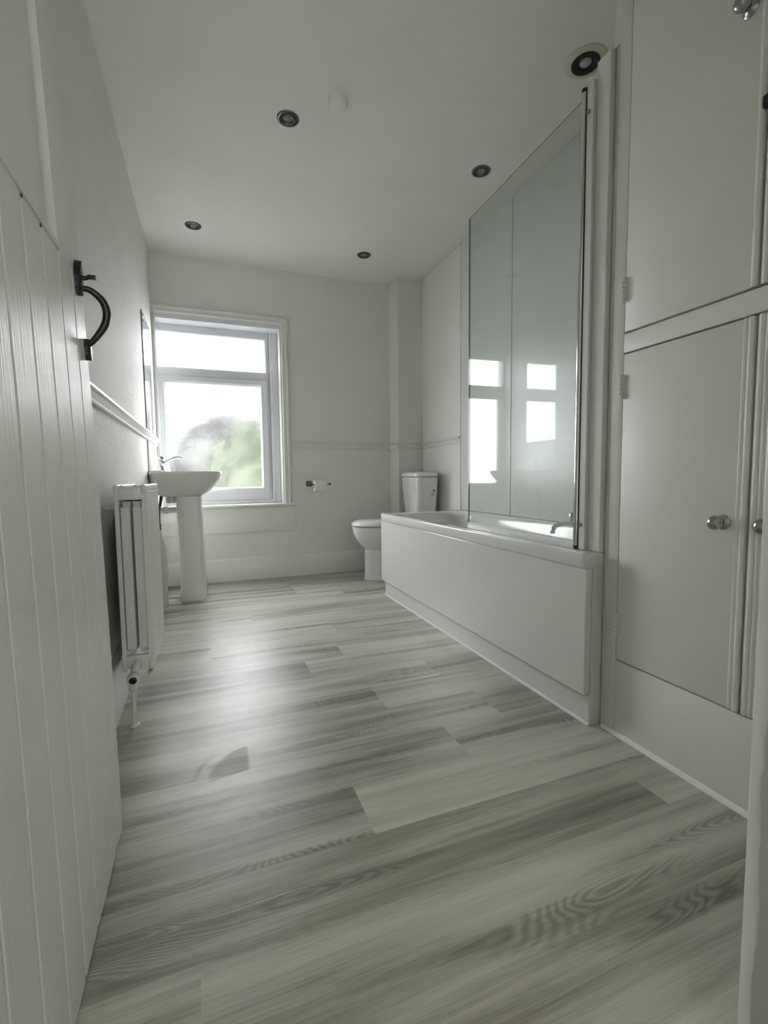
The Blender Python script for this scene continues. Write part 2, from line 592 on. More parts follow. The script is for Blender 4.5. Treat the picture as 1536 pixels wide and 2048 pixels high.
# dado rails
def dado(name, axis, a, b, face, sgn, zt=1.092, t=0.026):
    hh = 0.052
    pr = [(0, -hh), (0.010, -hh), (0.013, -hh + 0.006), (0.007, -hh + 0.014), (0.010, -hh + 0.020), (t - 0.008, -hh + 0.030), (t - 0.010, -hh + 0.034), (t, -hh + 0.039), (t, -0.006), (t - 0.004, -0.002), (0.012, 0), (0, 0)]
    bm = B()
    extrude_profile(bm, [(face + sgn * d, zt + z) for d, z in pr], axis, a, b)
    return struct(mesh_obj(name, bm, M['gloss'], smooth=radians(40)))
dado('trim_2', 'y', YF + 0.05, YB - 0.004, XL, 1, 1.094)
dado('trim_3', 'x', 0.642, 1.51, YB, -1)
dado('trim_4', 'x', 1.51 - 0.018, XR, 3.605, -1, t=0.018)
dado('trim_5', 'y', 3.605, YB, 1.51, -1, t=0.018)
dado('trim_6', 'y', 2.95, 3.59, XR, -1)

# ------------------------------------------------------------------ window
win = thing('window_1', (0.12, YB, WZ0), 'white framed misted window with a shallow top light and one opening sash', None, kind='structure')
GY = 3.955
FL, FR, FZ0, FZ1 = XL + 0.001, 0.512, 0.625, 1.975     # outer frame
bm = B()
def frame_ring(bm, x0, x1, z0, z1, w, y0, y1, bev=0.004):
    wl_, wr_, wb_, wt_ = w
    box(bm, x0, x0 + wl_, y0, y1, z0, z1, bev)
    box(bm, x1 - wr_, x1, y0, y1, z0, z1, bev)
    box(bm, x0 + wl_ - 0.004, x1 - wr_ + 0.004, y0 + 0.0005, y1, z0, z0 + wb_, bev)
    box(bm, x0 + wl_ - 0.004, x1 - wr_ + 0.004, y0 + 0.0005, y1, z1 - wt_, z1, bev)
frame_ring(bm, FL, FR, FZ0, FZ1, (0.016, 0.036, 0.060, 0.058), GY - 0.03, GY + 0.04)
box(bm, FL + 0.012, FR - 0.03, GY - 0.03, GY + 0.04, 1.590, 1.655, 0.004)   # transom
# stepped beads round the top light
for (x0, x1, z0, z1) in ((FL + 0.012, FR - 0.03, 1.650, 1.664), (FL + 0.012, FR - 0.03, 1.921, 1.93)):
    box(bm, x0, x1, GY - 0.012, GY + 0.02, z0, z1, 0.003)
box(bm, FL + 0.012, FL + 0.02, GY - 0.012, GY + 0.02, 1.655, 1.93, 0.002)
box(bm, FR - 0.042, FR - 0.03, GY - 0.012, GY + 0.02, 1.655, 1.93, 0.002)
part('window_frame', bm, M['upvc'], win)
bm = B()
SX0, SX1, SZ0, SZ1 = FL + 0.014, FR - 0.028, 0.682, 1.592
frame_ring(bm, SX0, SX1, SZ0, SZ1, (0.044, 0.050, 0.046, 0.044), GY - 0.045, GY + 0.03, 0.006)
sash = part('sash', bm, M['upvc'], win)
bm = B()
frame_ring(bm, SX0 + 0.040, SX1 - 0.045, SZ0 + 0.041, SZ1 - 0.040, (0.010, 0.010, 0.010, 0.010), GY - 0.032, GY + 0.01, 0.003)
part('glazing_bead', bm, M['upvc'], sash)
bm = B()
hx = 0.06
box(bm, hx - 0.03, hx + 0.03, GY - 0.056, GY - 0.045, 0.694, 0.712, 0.003)
tube(bm, arc([(hx - 0.01, GY - 0.056, 0.703), (hx - 0.01, GY - 0.075, 0.704), (hx + 0.02, GY - 0.08, 0.710), (hx + 0.10, GY - 0.076, 0.714)]), [0.007] * 17 + [0.0055] * 8, 10)
part('sash_handle', bm, M['plastic'], sash, radians(40))
bm = B(); box(bm, FL + 0.016, FR - 0.034, GY - 0.004, GY + 0.004, 1.657, 1.926)
part('top_pane', bm, M['frosted'], win)
bm = B(); box(bm, SX0 + 0.042, SX1 - 0.047, GY - 0.008, GY, SZ0 + 0.044, SZ1 - 0.042)
part('sash_pane', bm, M['frosted'], win)
# reveal linings (right one splayed), head and sill
bm = B()
box(bm, 0.508, 0.5745, GY - 0.042, GY + 0.04, WZ0, WZ1 + 0.01, 0.003)
box(bm, 0.508, 0.530, GY - 0.050, GY + 0.04, WZ0, WZ1 + 0.01, 0.004)
part('sub_frame', bm, M['upvc'], win)
bm = B(); box(bm, XL + 0.001, 0.6, YB - 0.002, GY + 0.04, 1.972, 1.999, 0.003)
part('head_lining', bm, M['upvc'], win)
# architrave (moulded)
def arch_prof(w):
    return [(0, 0), (0, 0.014), (0.12 * w, 0.022), (0.28 * w, 0.022), (0.36 * w, 0.014), (0.55 * w, 0.016), (0.75 * w, 0.020), (0.83 * w, 0.013), (w, 0.012), (w, 0)]
bm = B()
w = 0.066
pr = arch_prof(w)      # 0 = outer edge
extrude_profile(bm, [(0.640 - d, YB - t) for d, t in pr], 'z', WZ0, 2.065)
extrude_profile(bm, [(YB - t, 2.065 - d) for d, t in pr], 'x', XL + 0.001, 0.640)
w = 0.026
extrude_profile(bm, [(XL + d * 1.0, YB - t) for d, t in arch_prof(w)], 'z', WZ0, 2.0)
part('architrave', bm, M['gloss'], win, radians(35))
bm = B()
box(bm, XL + 0.001, 0.668, YB - 0.045, YB + 0.01, WZ0 - 0.022, WZ0, 0.007, 3)
box(bm, XL + 0.001, 0.575, YB + 0.0, GY + 0.02, WZ0 - 0.02, WZ0)
box(bm, XL + 0.001, 0.515, GY - 0.05, GY + 0.04, WZ0, WZ0 + 0.026, 0.004)
part('window_sill', bm, M['gloss'], win)
bm = B(); box(bm, XL + 0.001, 0.668, YB - 0.012, YB - 0.0, 0.378, WZ0 - 0.024, 0.002)
part('apron_panel', bm, M['wall'], win)

# ------------------------------------------------------------------ ledged door, standing open against the left wall
def warp(z): return -0.2085 - 0.0055 * z - 0.0085 * z * z
door = thing('door_1', (-0.21, YF, 0), 'white boarded bathroom door standing open at the left with a black latch handle', None, kind='structure')
def warp_bm(bm):
    for v in bm.verts:
        v.co.x += warp(v.co.z)
DZ0, DZ1, DE = 0.012, 2.03, 1.152
GW = 0.0865
bm = B()
# boarding profile in (y, depth) from the free edge back to the hinge
prof = [(DE, 0.0), (DE, 0.0)]
pts = [(DE + 0.0, -0.004), (DE - 0.003, 0.0)]
y = DE
k = 0
while y - GW > YF + 0.03:
    g = y - GW + (0.004 if k == 0 else 0)
    pts += [(g + 0.0042, 0.0), (g + 0.0036, -0.006), (g + 0.0016, -0.006), (g + 0.0010, -0.001), (g - 0.0014, -0.001), (g - 0.0020, -0.006), (g - 0.0036, -0.006), (g - 0.0042, 0.0)]
    y = y - GW
    k += 1
pts += [(YF + 0.02, 0.0), (YF + 0.02, -0.03), (DE, -0.03)]
zt = 1.205
# lower edge is a little worn: vary the bottom
loops = [[Vector((d, yy, DZ0 + (zt - DZ0) * i / 14)) for yy, d in pts] for i in range(15)]
for i, v in enumerate(loops[0]):
    v.z += 0.004 * sin(v.y * 31) + 0.003 * sin(v.y * 77)
loft(bm, loops)
warp_bm(bm)
part('boarding', bm, M['doorpaint'], door)
bm = B()
def slab(bm, y0, y1, z0, z1, d0, d1, nz=8):
    loft(bm, [[Vector((d0, y0, z0 + (z1 - z0) * i / nz)), Vector((d0, y1, z0 + (z1 - z0) * i / nz)), Vector((d1, y1, z0 + (z1 - z0) * i / nz)), Vector((d1, y0, z0 + (z1 - z0) * i / nz))] for i in range(nz + 1)])
slab(bm, 0.985, DE - 0.014, zt - 0.002, DZ1, -0.032, 0.0)
slab(bm, YF + 0.02, YF + 0.14, zt - 0.002, DZ1, -0.032, 0.0)
slab(bm, YF + 0.14, 0.985, 1.90, DZ1, -0.032, 0.0)
warp_bm(bm)
part('stile', bm, M['doorpaint'], door)
bm = B(); slab(bm, YF + 0.14, 0.955, zt - 0.002, 1.90, -0.032, -0.008); slab(bm, 0.954, 0.986, zt - 0.002, 1.90, -0.032, -0.026); warp_bm(bm)
part('upper_panel', bm, M['doorpaint'], door)
# sloping mouldings round the panel
bm = B()
nz = 8
loft(bm, [[Vector((-0.016, yy, zt + 0.033)), Vector((0.003, yy, zt + 0.006)), Vector((0.003, yy, zt - 0.004)), Vector((-0.018, yy, zt - 0.004))] for yy in (YF + 0.14, 0.985)])
warp_bm(bm)
part('panel_moulding', bm, M['doorpaint'], door)
bm = B()
for yy in (0.808, 0.889):  # black dots at the tops of two board grooves
    lathe(bm, [(0.0028, 0), (0.0028, 0.0012)], (warp(1.2) + 0.0005, yy, 1.196), (1, 0, 0), 10)
part('groove_dot', bm, M['black'], door)
# black iron thumb-latch pull handle
HY = 1.113
hz = 1.155
bm = B()
x_ = warp(1.15)
def P(dx, dy, dz): return (x_ + dx, HY + dy, hz + dz)
# curved grip
path = arc([P(0.004, -0.008, 0.028), P(0.022, -0.004, 0.026), P(0.040, 0.002, 0.010), P(0.046, 0.007, -0.012), P(0.040, 0.011, -0.036), P(0.024, 0.014, -0.060), P(0.008, 0.017, -0.078)])
tube(bm, path, [0.0048 + 0.0028 * sin(pi * i / (len(path) - 1)) for i in range(len(path))], 12)
grip = bm
handle = part('latch_handle', bm, M['iron'], door, radians(50))
bm = B()
# upper leaf-shaped plate
lp = [(-0.0, 0.078), (0.010, 0.066), (0.014, 0.045), (0.010, 0.022), (0.005, 0.012), (-0.006, 0.012), (-0.012, 0.024), (-0.015, 0.045), (-0.010, 0.066)]
loft(bm, [[Vector((x_ + dx, HY - 0.014 + a * s, hz + bz * 1.0)) for a, bz in lp] for dx, s in ((-0.002, 1.0), (0.006, 1.0), (0.010, 0.7))])
# lower plate
lp2 = [(0.008, -0.066), (0.010, -0.082), (0.004, -0.100), (-0.001, -0.108), (-0.008, -0.098), (-0.011, -0.082), (-0.008, -0.066)]
loft(bm, [[Vector((x_ + 0.001 + dx, HY + 0.018 + a * s, hz + bz)) for a, bz in lp2] for dx, s in ((-0.002, 1.0), (0.007, 1.0), (0.012, 0.6))])
part('back_plate', bm, M['iron'], handle)
bm = B()
tube(bm, [P(0.003, -0.011, 0.046), P(0.014, -0.008, 0.048), P(0.022, -0.005, 0.052)], [0.005, 0.0045, 0.003], 8)
box(bm, x_ + 0.018, x_ + 0.033, HY - 0.013, HY + 0.004, hz + 0.050, hz + 0.0545, 0.0015)
part('thumb_lever', bm, M['iron'], handle)

# ------------------------------------------------------------------ built-in cupboard
CX = 1.15
cup = thing('built_in_cupboard', (CX, 0.72, 0), 'tall cream painted built-in cupboard with flat doors and metal knobs beside the bath', 'cupboard')
bm = B(); box(bm, CX + 0.028, XR - 0.002, YF + 0.002, 1.098, 0.0, H - 0.002)
part('carcass', bm, M['cupboard'], cup)
bm = B()
t0, t1 = CX, CX + 0.028
box(bm, t0, t1, 1.041, 1.082, 0, H - 0.002, 0.002)
box(bm, t0, t1, YF + 0.002, 0.42, 0, H - 0.002, 0.002)
box(bm, t0, t1, 0.42, 1.041, 1.153, 1.207, 0.0015)
box(bm, t0 + 0.001, t1, 0.42, 1.041, 0, 0.233, 0.0015)
box(bm, t0, t1, 0.42, 1.041, 2.30, H - 0.002, 0.0015)
# quarter-round corner going back to the bath, stops short of the ceiling
pr = [(t1, 1.082), (t0, 1.082), (t0 + 0.001, 1.086), (t0 + 0.006, 1.090), (t0 + 0.006, 1.097), (t0 + 0.009, 1.100), (t1, 1.100)]
extrude_profile(bm, pr, 'z', 0, 2.03)
box(bm, t0, t1, 1.080, 1.100, 2.03, H - 0.002)
part('frame', bm, M['cupboard'], cup, radians(30))
g = 0.003
def cupdoor(z0, z1, y0, y1, bead_y=None, hinge=None, hz=(), knob=None, extra=None):
    bm = B()
    box(bm, CX - 0.001, CX + 0.020, y0 + g, y1 - g, z0 + g, z1 - g, 0.0015)
    if bead_y:
        # half round meeting bead planted on the edge
        for cy_, rr_ in bead_y:
            pp = [(CX + 0.004, cy_ - rr_)] + [(CX - 0.001 - rr_ * 0.8 * sin(pi * k / 8), cy_ - rr_ * cos(pi * k / 8)) for k in range(9)] + [(CX + 0.004, cy_ + rr_)]
            extrude_profile(bm, pp, 'z', z0 + g, z1 - g)
    d = part('cupboard_door', bm, M['cupboard'], cup, radians(30))
    for z in hz:
        bm = B()
        for q in range(5):
            lathe(bm, [(0.0052, 0.0), (0.0062, 0.001), (0.0062, 0.012), (0.0052, 0.0132)], (CX - 0.004, hinge, z - 0.034 + q * 0.0138), (0, 0, 1), 12)
        box(bm, CX - 0.003, CX + 0.001, hinge - 0.010, hinge, z - 0.033, z + 0.034, 0.0006)
        part('hinge', bm, M['cupboard'], d, radians(40))
    if knob:
        ky, kz = knob
        bm = B()
        r = 0.0185
        prof = [(0.0175, 0.0), (0.0180, 0.0025), (0.015, 0.005), (0.009, 0.007), (0.0075, 0.011), (0.0085, 0.016), (0.0135, 0.020)]
        for k in range(0, 11):
            a = radians(-40 + 13 * k)
            prof.append((0.0172 * cos(a), 0.0315 + 0.0145 * sin(a)))
        lathe(bm, prof, (CX - 0.001, ky, kz), (-1, 0, 0), 32)
        part('knob', bm, M['nickel'], d, radians(60))
    return d
cupdoor(0.235, 1.151, 0.688, 1.041, [(0.6975, 0.006), (0.711, 0.003)], 1.0425, (1.056, 0.345), (0.740, 0.684))
cupdoor(0.235, 1.151, 0.42, 0.688, [(0.6765, 0.0045), (0.665, 0.003)], None, (), (0.640, 0.684))
cupdoor(1.209, 2.298, 0.688, 1.041, [(0.698, 0.006)], 1.0425, (1.330,), (0.728, 1.812))
d4 = cupdoor(1.209, 2.298, 0.42, 0.688, [(0.6765, 0.0045)], None, (), None)
bm = B()
box(bm, CX - 0.016, CX - 0.001, 0.655, 0.690, 1.575, 1.600, 0.003)
tube(bm, [(CX - 0.008, 0.690, 1.588), (CX - 0.010, 0.66, 1.588), (CX - 0.022, 0.65, 1.588)], 0.004, 8)
part('latch', bm, M['iron'], d4)
bm = B()
pr = [(CX - 0.009, 0), (CX - 0.008, 0.004), (CX - 0.003, 0.009), (CX + 0.001, 0.012), (CX + 0.001, 0)]
extrude_profile(bm, pr, 'y', YF + 0.01, 1.085)
part('sealant_strip', bm, M['sealant'], cup, radians(60))

# timber post at the tap end of the bath
post = thing('trim_7', (1.15, 1.127, 0.56), 'white timber post standing on the bath rim and carrying the glass screen', None, kind='structure')
bm = B(); box(bm, 1.138, 1.20, 1.102, 1.152, 0.5585, 2.03, 0.002)
part('post', bm, M['gloss'], post)

# ------------------------------------------------------------------ bath
BX0, BX1, BY0, BY1, RZ = 1.086, 1.718, 1.102, 2.925, 0.558
bath = thing('bathtub', (1.40, 2.0, 0), 'white acrylic bathtub with a plain glossy side panel along the right wall', 'bathtub')
bm = B()
cx, cy = (BX0 + BX1) / 2, (BY0 + BY1) / 2
hx, hy = (BX1 - BX0) / 2, (BY1 - BY0) / 2
L = [rrect(cx, cy, hx - 0.004, hy - 0.004, 0.016, RZ - 0.050),
     rrect(cx, cy, hx, hy, 0.02, RZ - 0.046),
     rrect(cx, cy, hx, hy, 0.02, RZ - 0.006),
     rrect(cx, cy, hx - 0.0012, hy - 0.0012, 0.02, RZ - 0.0022),
     rrect(cx, cy, hx - 0.005, hy - 0.005, 0.02, RZ),
     rrect(cx, cy + 0.01, hx - 0.058, hy - 0.085, 0.16, RZ - 0.001),
     rrect(cx, cy + 0.01, hx - 0.064, hy - 0.092, 0.16, RZ - 0.006),
     rrect(cx, cy + 0.01, hx - 0.070, hy - 0.100, 0.16, RZ - 0.03),
     rrect(cx, cy + 0.01, hx - 0.085, hy - 0.14, 0.16, RZ - 0.20),
     rrect(cx, cy + 0.01, hx - 0.105, hy - 0.20, 0.15, RZ - 0.36),
     rrect(cx, cy + 0.01, hx - 0.15, hy - 0.27, 0.12, RZ - 0.41)]
loft(bm, L, False, True)
part('tub', bm, M['acrylic'], bath, radians(50))
bm = B()
# side panel, gently bowed, returning at both ends
box(bm, BX0 + 0.006, BX0 + 0.03, BY0 + 0.002, BY1 + 0.004, 0.100, RZ - 0.050, 0.004, 3)
part('side_panel', bm, M['panel'], bath)
bm = B(); box(bm, BX0 + 0.028, BX0 + 0.045, BY0 + 0.002, BY1 - 0.01, 0.0, 0.104, 0.002)
part('plinth', bm, M['panel'], bath)
bm = B(); box(bm, BX0 + 0.03, BX1, BY1 - 0.03, BY1 - 0.008, 0.0, RZ - 0.048, 0.003)
part('end_panel', bm, M['panel'], bath)
bm = B(); box(bm, BX0 + 0.03, CX + 0.02, BY0, BY0 + 0.02, 0.0, RZ - 0.048, 0.002)
part('end_panel', bm, M['panel'], bath)
bm = B(); extrude_profile(bm, [(BX0 + 0.021, 0), (BX0 + 0.023, 0.005), (BX0 + 0.029, 0.008), (BX0 + 0.029, 0)], 'y', BY0 + 0.002, BY1 - 0.012)
part('sealant_strip', bm, M['sealant'], bath)
bm = B()
for (x_a, y_a) in ((1.62, 1.69),):
    lathe(bm, [(0.026, 0), (0.026, 0.004), (0.014, 0.010), (0.012, 0.022), (0.016, 0.026), (0.017, 0.040), (0.012, 0.048), (0.0, 0.05)], (1.675, y_a, RZ - 0.002), (0, 0, 1), 20)
    tube(bm, arc([(1.675, y_a, RZ + 0.018), (1.62, y_a, RZ + 0.020), (1.53, y_a, RZ + 0.018), (1.485, y_a, RZ + 0.012), (1.468, y_a, RZ - 0.004), (1.466, y_a, RZ - 0.022)]), 0.0105, 14)
tap = part('bath_spout', bm, M['chrome'], bath, radians(50))
for s in (-1, 1):
    bm = B()
    lathe(bm, [(0.022, 0), (0.022, 0.004), (0.012, 0.010), (0.012, 0.030), (0.019, 0.034), (0.020, 0.052), (0.014, 0.060), (0.0, 0.062)], (1.685, 1.69 + s * 0.11, RZ - 0.002), (0, 0, 1), 20)
    part('tap_handle', bm, M['chrome'], bath, radians(50))

# ------------------------------------------------------------------ bath screen
scr = thing('bath_screen', (1.13, 1.19, RZ), 'clear glass bath screen on a chrome hinge rail, standing on the bath rim', 'shower screen')
GX0, GY0, GX1, GY1 = 1.131, 1.198, 1.149, 1.893
ang = math.atan2(GX1 - GX0, GY1 - GY0)
def gp(s, d, z):
    t = s / sqrt((GX1 - GX0) ** 2 + (GY1 - GY0) ** 2)
    return Vector((GX0 + (GX1 - GX0) * t + d * cos(ang), GY0 + (GY1 - GY0) * t - d * sin(ang), z))
LG = sqrt((GX1 - GX0) ** 2 + (GY1 - GY0) ** 2)
def gbox(bm, s0, s1, d0, d1, z0, z1, z1b=None):
    z1b = z1 if z1b is None else z1b
    loft(bm, [[gp(s0, d0, z0), gp(s1, d0, z0), gp(s1, d0, z1b), gp(s0, d0, z1)], [gp(s0, d1, z0), gp(s1, d1, z0), gp(s1, d1, z1b), gp(s0, d1, z1)]])
bm = B(); gbox(bm, 0.0, LG, -0.003, 0.003, RZ + 0.022, 1.953, 1.953)
part('glass_pane', bm, M['glass'], scr)
bm = B()
gbox(bm, 0.0, LG, -0.0034, -0.0026, 1.9510, 1.9535)
gbox(bm, LG - 0.0012, LG + 0.0004, -0.0034, 0.0034, RZ + 0.022, 1.953)
M['edge'] = paint('green_glass_edge', (0.20, 0.24, 0.22), 0.2, 0.05, bstr=0)
part('polished_edge', bm, M['edge'], scr)
bm = B()
gbox(bm, 0.0, LG, -0.006, -0.0032, RZ + 0.014, RZ + 0.027)
gbox(bm, 0.0, LG, 0.0032, 0.006, RZ + 0.014, RZ + 0.027)
gbox(bm, 0.0, LG, -0.010, 0.010, RZ + 0.008, RZ + 0.014)
gbox(bm, 0.0, LG, -0.002, 0.001, RZ + 0.0005, RZ + 0.008)
part('bottom_seal', bm, M['seal'], scr)
bm = B()
lathe(bm, [(0.010, 0), (0.010, 1.40)], (1.131, 1.192, RZ + 0.012), (0, 0, 1), 20)
part('hinge_rail', bm, M['chrome'], scr, radians(50))
bm = B()
lathe(bm, [(0.0085, 0), (0.0085, 0.014)], (1.131, 1.192, RZ + 0.0005), (0, 0, 1), 20)
part('rail_end_cap', bm, M['darkgrey'], scr, radians(50))
bm = B()
lathe(bm, [(0.0095, 0), (0.0095, 0.016)], (1.131, 1.192, RZ + 1.408), (0, 0, 1), 20)
part('rail_end_cap', bm, M['darkgrey'], scr, radians(50))
bm = B(); box(bm, 1.1262, 1.140, 1.1795, 1.1845, RZ + 0.001, 1.975)
part('gasket', bm, M['darkgrey'], scr)
bm = B(); box(bm, 1.127, 1.150, 1.153, 1.179, RZ + 0.001, 1.985, 0.002)
part('wall_channel', bm, M['plastic'], scr)
for z in (1.900, 0.640):
    bm = B(); lathe(bm, [(0.0062, -0.001), (0.0062, 0.006), (0.005, 0.0075)], (1.127, 1.168, z), (-1, 0, 0), 16)
    part('screw_cap', bm, M['nickel'], scr, radians(50))

# shower wall boards
sb = thing('shower_board', (XR, 2.66, RZ), 'glossy white shower wall board at the toilet end of the bath', 'wall panel')
bm = B(); box(bm, XR - 0.010, XR - 0.0005, 2.364, 2.945, RZ + 0.001, H - 0.001)
part('board', bm, M['shower'], sb)
bm = B(); box(bm, XR - 0.014, XR - 0.0005, 2.945, 2.957, RZ + 0.001, H - 0.001, 0.002)
part('edge_trim', bm, M['plastic'], sb)
bm = B(); box(bm, XR - 0.013, XR - 0.0101, 2.357, 2.367, RZ + 0.001, H - 0.001, 0.001)
part('joint_strip', bm, M['plastic'], sb)
bm = B(); box(bm, XR - 0.010, XR - 0.0005, 1.101, 2.362, RZ + 0.001, H - 0.001)
o = mesh_obj('shower_board', bm, M['shower'])
origin_to(o, (XR, 1.73, RZ))
tag(o, 'glossy white shower wall board at the tap end of the bath, behind the glass screen', 'wall panel')

# ------------------------------------------------------------------ toilet
TY = 3.40
wc = thing('toilet', (1.40, TY, 0), 'white close-coupled toilet with closed lid in the far right corner', 'toilet')
bm = B()
L = [sup(1.128, 1.62, TY, 0.100, 0.0, 2.3, 3),
     sup(1.124, 1.62, TY, 0.104, 0.006, 2.3, 3),
     sup(1.130, 1.62, TY, 0.100, 0.030, 2.3, 3),
     sup(1.132, 1.61, TY, 0.098, 0.16, 2.3, 3),
     sup(1.132, 1.60, TY, 0.098, 0.244, 2.3, 3),
     sup(1.118, 1.60, TY, 0.112, 0.256, 2.2, 3),
     sup(1.098, 1.60, TY, 0.130, 0.276, 2.1, 3),
     sup(1.078, 1.60, TY, 0.148, 0.304, 2.1, 3),
     sup(1.058, 1.60, TY, 0.164, 0.338, 2.1, 3),
     sup(1.045, 1.60, TY, 0.175, 0.374, 2.1, 3),
     sup(1.038, 1.60, TY, 0.181, 0.410, 2.1, 3),
     sup(1.038, 1.60, TY, 0.181, 0.420, 2.1, 3),
     sup(1.046, 1.59, TY, 0.174, 0.424, 2.1, 3)]
loft(bm, L)
part('bowl', bm, M['ceramic'], wc, radians(40))
bm = B()
L = [sup(1.040, 1.50, TY, 0.176, 0.4285, 2.1, 4), sup(1.030, 1.51, TY, 0.184, 0.432, 2.1, 4), sup(1.030, 1.51, TY, 0.185, 0.440, 2.1, 4),
     sup(1.036, 1.505, TY, 0.180, 0.452, 2.1, 4), sup(1.060, 1.495, TY, 0.165, 0.465, 2.1, 4), sup(1.11, 1.47, TY, 0.125, 0.476, 2.1, 3.5), sup(1.20, 1.42, TY, 0.06, 0.480, 2.1, 3)]
loft(bm, L)
part('seat_lid', bm, M['ceramic'], wc, radians(50))
bm = B()
X0, X1, Y0c, Y1c = 1.497, 1.690, 3.212, 3.545
def cis(z, s): 
    cx_, cy_ = (X0 + X1) / 2 + 0.5 * s * 0.3, (Y0c + Y1c) / 2
    return rrect(cx_, cy_, (X1 - X0) / 2 - s * 0.3, (Y1c - Y0c) / 2 - s, 0.045, z)
loft(bm, [cis(0.40, 0.05), cis(0.42, 0.040), cis(0.60, 0.017), cis(0.72, 0.005), cis(0.79, 0.0), cis(0.797, 0.002)])
tank = part('cistern', bm, M['ceramic'], wc, radians(50))
bm = B()
cx_, cy_ = (X0 + X1) / 2, (Y0c + Y1c) / 2
loft(bm, [rrect(cx_, cy_, (X1 - X0) / 2 - 0.002, (Y1c - Y0c) / 2 - 0.002, 0.045, 0.801), rrect(cx_, cy_, (X1 - X0) / 2 + 0.004, (Y1c - Y0c) / 2 + 0.004, 0.05, 0.804),
          rrect(cx_, cy_, (X1 - X0) / 2 + 0.004, (Y1c - Y0c) / 2 + 0.004, 0.05, 0.826), rrect(cx_, cy_, (X1 - X0) / 2 - 0.004, (Y1c - Y0c) / 2 - 0.004, 0.045, 0.835), rrect(cx_, cy_, (X1 - X0) / 2 - 0.03, (Y1c - Y0c) / 2 - 0.03, 0.03, 0.838)])
lid = part('cistern_lid', bm, M['ceramic'], wc, radians(40))
bm = B(); lathe(bm, [(0.024, 0), (0.024, 0.005), (0.021, 0.008), (0, 0.009)], (cx_, cy_, 0.837), (0, 0, 1), 24)
part('flush_button', bm, M['chrome'], lid, radians(40))
bm = B()
yf = Y0c + 0.0075
box(bm, 1.637, 1.647, yf - 0.0005, yf + 0.001, 0.684, 0.700)
# small hand-written style mark under the square
def stroke(pts, r=0.0012):
    tube(bm, [(x - 0.016, yf + 0.002 + 0.0, z) for x, z in pts], r, 6)
stroke([(1.635, 0.664), (1.641, 0.668), (1.640, 0.660), (1.637, 0.650), (1.640, 0.647)])
stroke([(1.645, 0.668), (1.648, 0.658), (1.645, 0.648), (1.649, 0.648)])
stroke([(1.651, 0.674), (1.656, 0.668), (1.651, 0.660), (1.655, 0.651), (1.659, 0.652)])
part('printed_mark', bm, M['darkgrey'], tank)

# ------------------------------------------------------------------ toilet roll holder and roll
RX, RY, RZr = 0.80, 3.722, 0.748
hol = thing('toilet_roll_holder', (0.785, YB, RZr), 'small chrome toilet roll holder on the back wall right of the window', 'toilet roll holder')
bm = B(); box(bm, 0.762, 0.808, YB - 0.009, YB - 0.0003, RZr - 0.018, RZr + 0.028, 0.002)
part('wall_plate', bm, M['bezel'], hol)
bm = B(); tube(bm, arc([(0.785, YB - 0.008, RZr + 0.004), (0.785, YB - 0.05, RZr + 0.003), (0.788, RY + 0.004, RZr), (0.80, RY, RZr), (0.86, RY, RZr), (0.93, RY, RZr), (0.945, RY, RZr + 0.003)]), 0.0055, 12)
lathe(bm, [(0.0085, 0), (0.0085, 0.010), (0.006, 0.012)], (0.940, RY, RZr + 0.002), (1, 0, 0), 14)
part('arm', bm, M['bezel'], hol, radians(40))
bm = B()
n_ = 40
r1, r0 = 0.047, 0.019
lathe(bm, [(r0, 0.0), (r1 - 0.002, 0.0), (r1, 0.002), (r1, 0.098), (r1 - 0.002, 0.10), (r0, 0.10), (r0, 0.0)], (0.812, RY, RZr - 0.0125), (1, 0, 0), n_, False, False)
o = mesh_obj('toilet_roll', bm, M['paper'], smooth=radians(40))
origin_to(o, (0.862, RY, RZr - 0.0125))
tag(o, 'white toilet roll hanging on the wall holder between window and toilet', 'toilet roll')

# ------------------------------------------------------------------ wash basin
BYc = 3.36
bas = thing('wash_basin', (-0.12, BYc, 0), 'white ceramic pedestal wash basin on the left wall in front of the window', 'wash basin')
x0b = XL + 0.001
bm = B()
L = [sup(-0.205, -0.040, BYc, 0.085, 0.688, 4, 2.5),
     sup(-0.285, -0.030, BYc, 0.12, 0.692, 5, 2.4),
     sup(-0.300, -0.010, BYc, 0.150, 0.705, 6, 2.3),
     sup(-0.318, 0.028, BYc, 0.195, 0.733, 7, 2.3),
     sup(x0b, 0.062, BYc, 0.235, 0.770, 8, 2.3),
     sup(x0b, 0.084, BYc, 0.262, 0.805, 9, 2.3),
     sup(x0b, 0.097, BYc, 0.275, 0.832, 9, 2.3),
     sup(x0b, 0.100, BYc, 0.278, 0.843, 9, 2.3),
     sup(x0b + 0.003, 0.096, BYc, 0.274, 0.849, 9, 2.3),
     sup(x0b + 0.090, 0.072, BYc, 0.245, 0.848, 5, 2.3),
     sup(x0b + 0.098, 0.062, BYc, 0.235, 0.838, 4, 2.3),
     sup(x0b + 0.12, 0.03, BYc, 0.19, 0.78, 3, 2.3),
     sup(x0b + 0.17, -0.03, BYc, 0.11, 0.735, 2.5, 2.3)]
loft(bm, L)
part('bowl', bm, M['ceramic'], bas, radians(55))
bm = B(); box(bm, x0b, x0b + 0.075, BYc - 0.20, BYc + 0.20, 0.847, 0.857, 0.004, 3)
part('tap_ledge', bm, M['ceramic'], bas)
bm = B()
L = []
for i in range(13):
    t = i / 12
    z = 0.69 * t
    xa, xb = -0.190 - 0.008 * t, -0.022 - 0.014 * t
    hyb = 0.105 + 0.012 * (abs(t - 0.4)) 
    L.append(sup(xa, xb, BYc - 0.0, hyb, z, 4.5, 2.6))
loft(bm, L)
part('pedestal', bm, M['ceramic'], bas, radians(50))
bm = B()
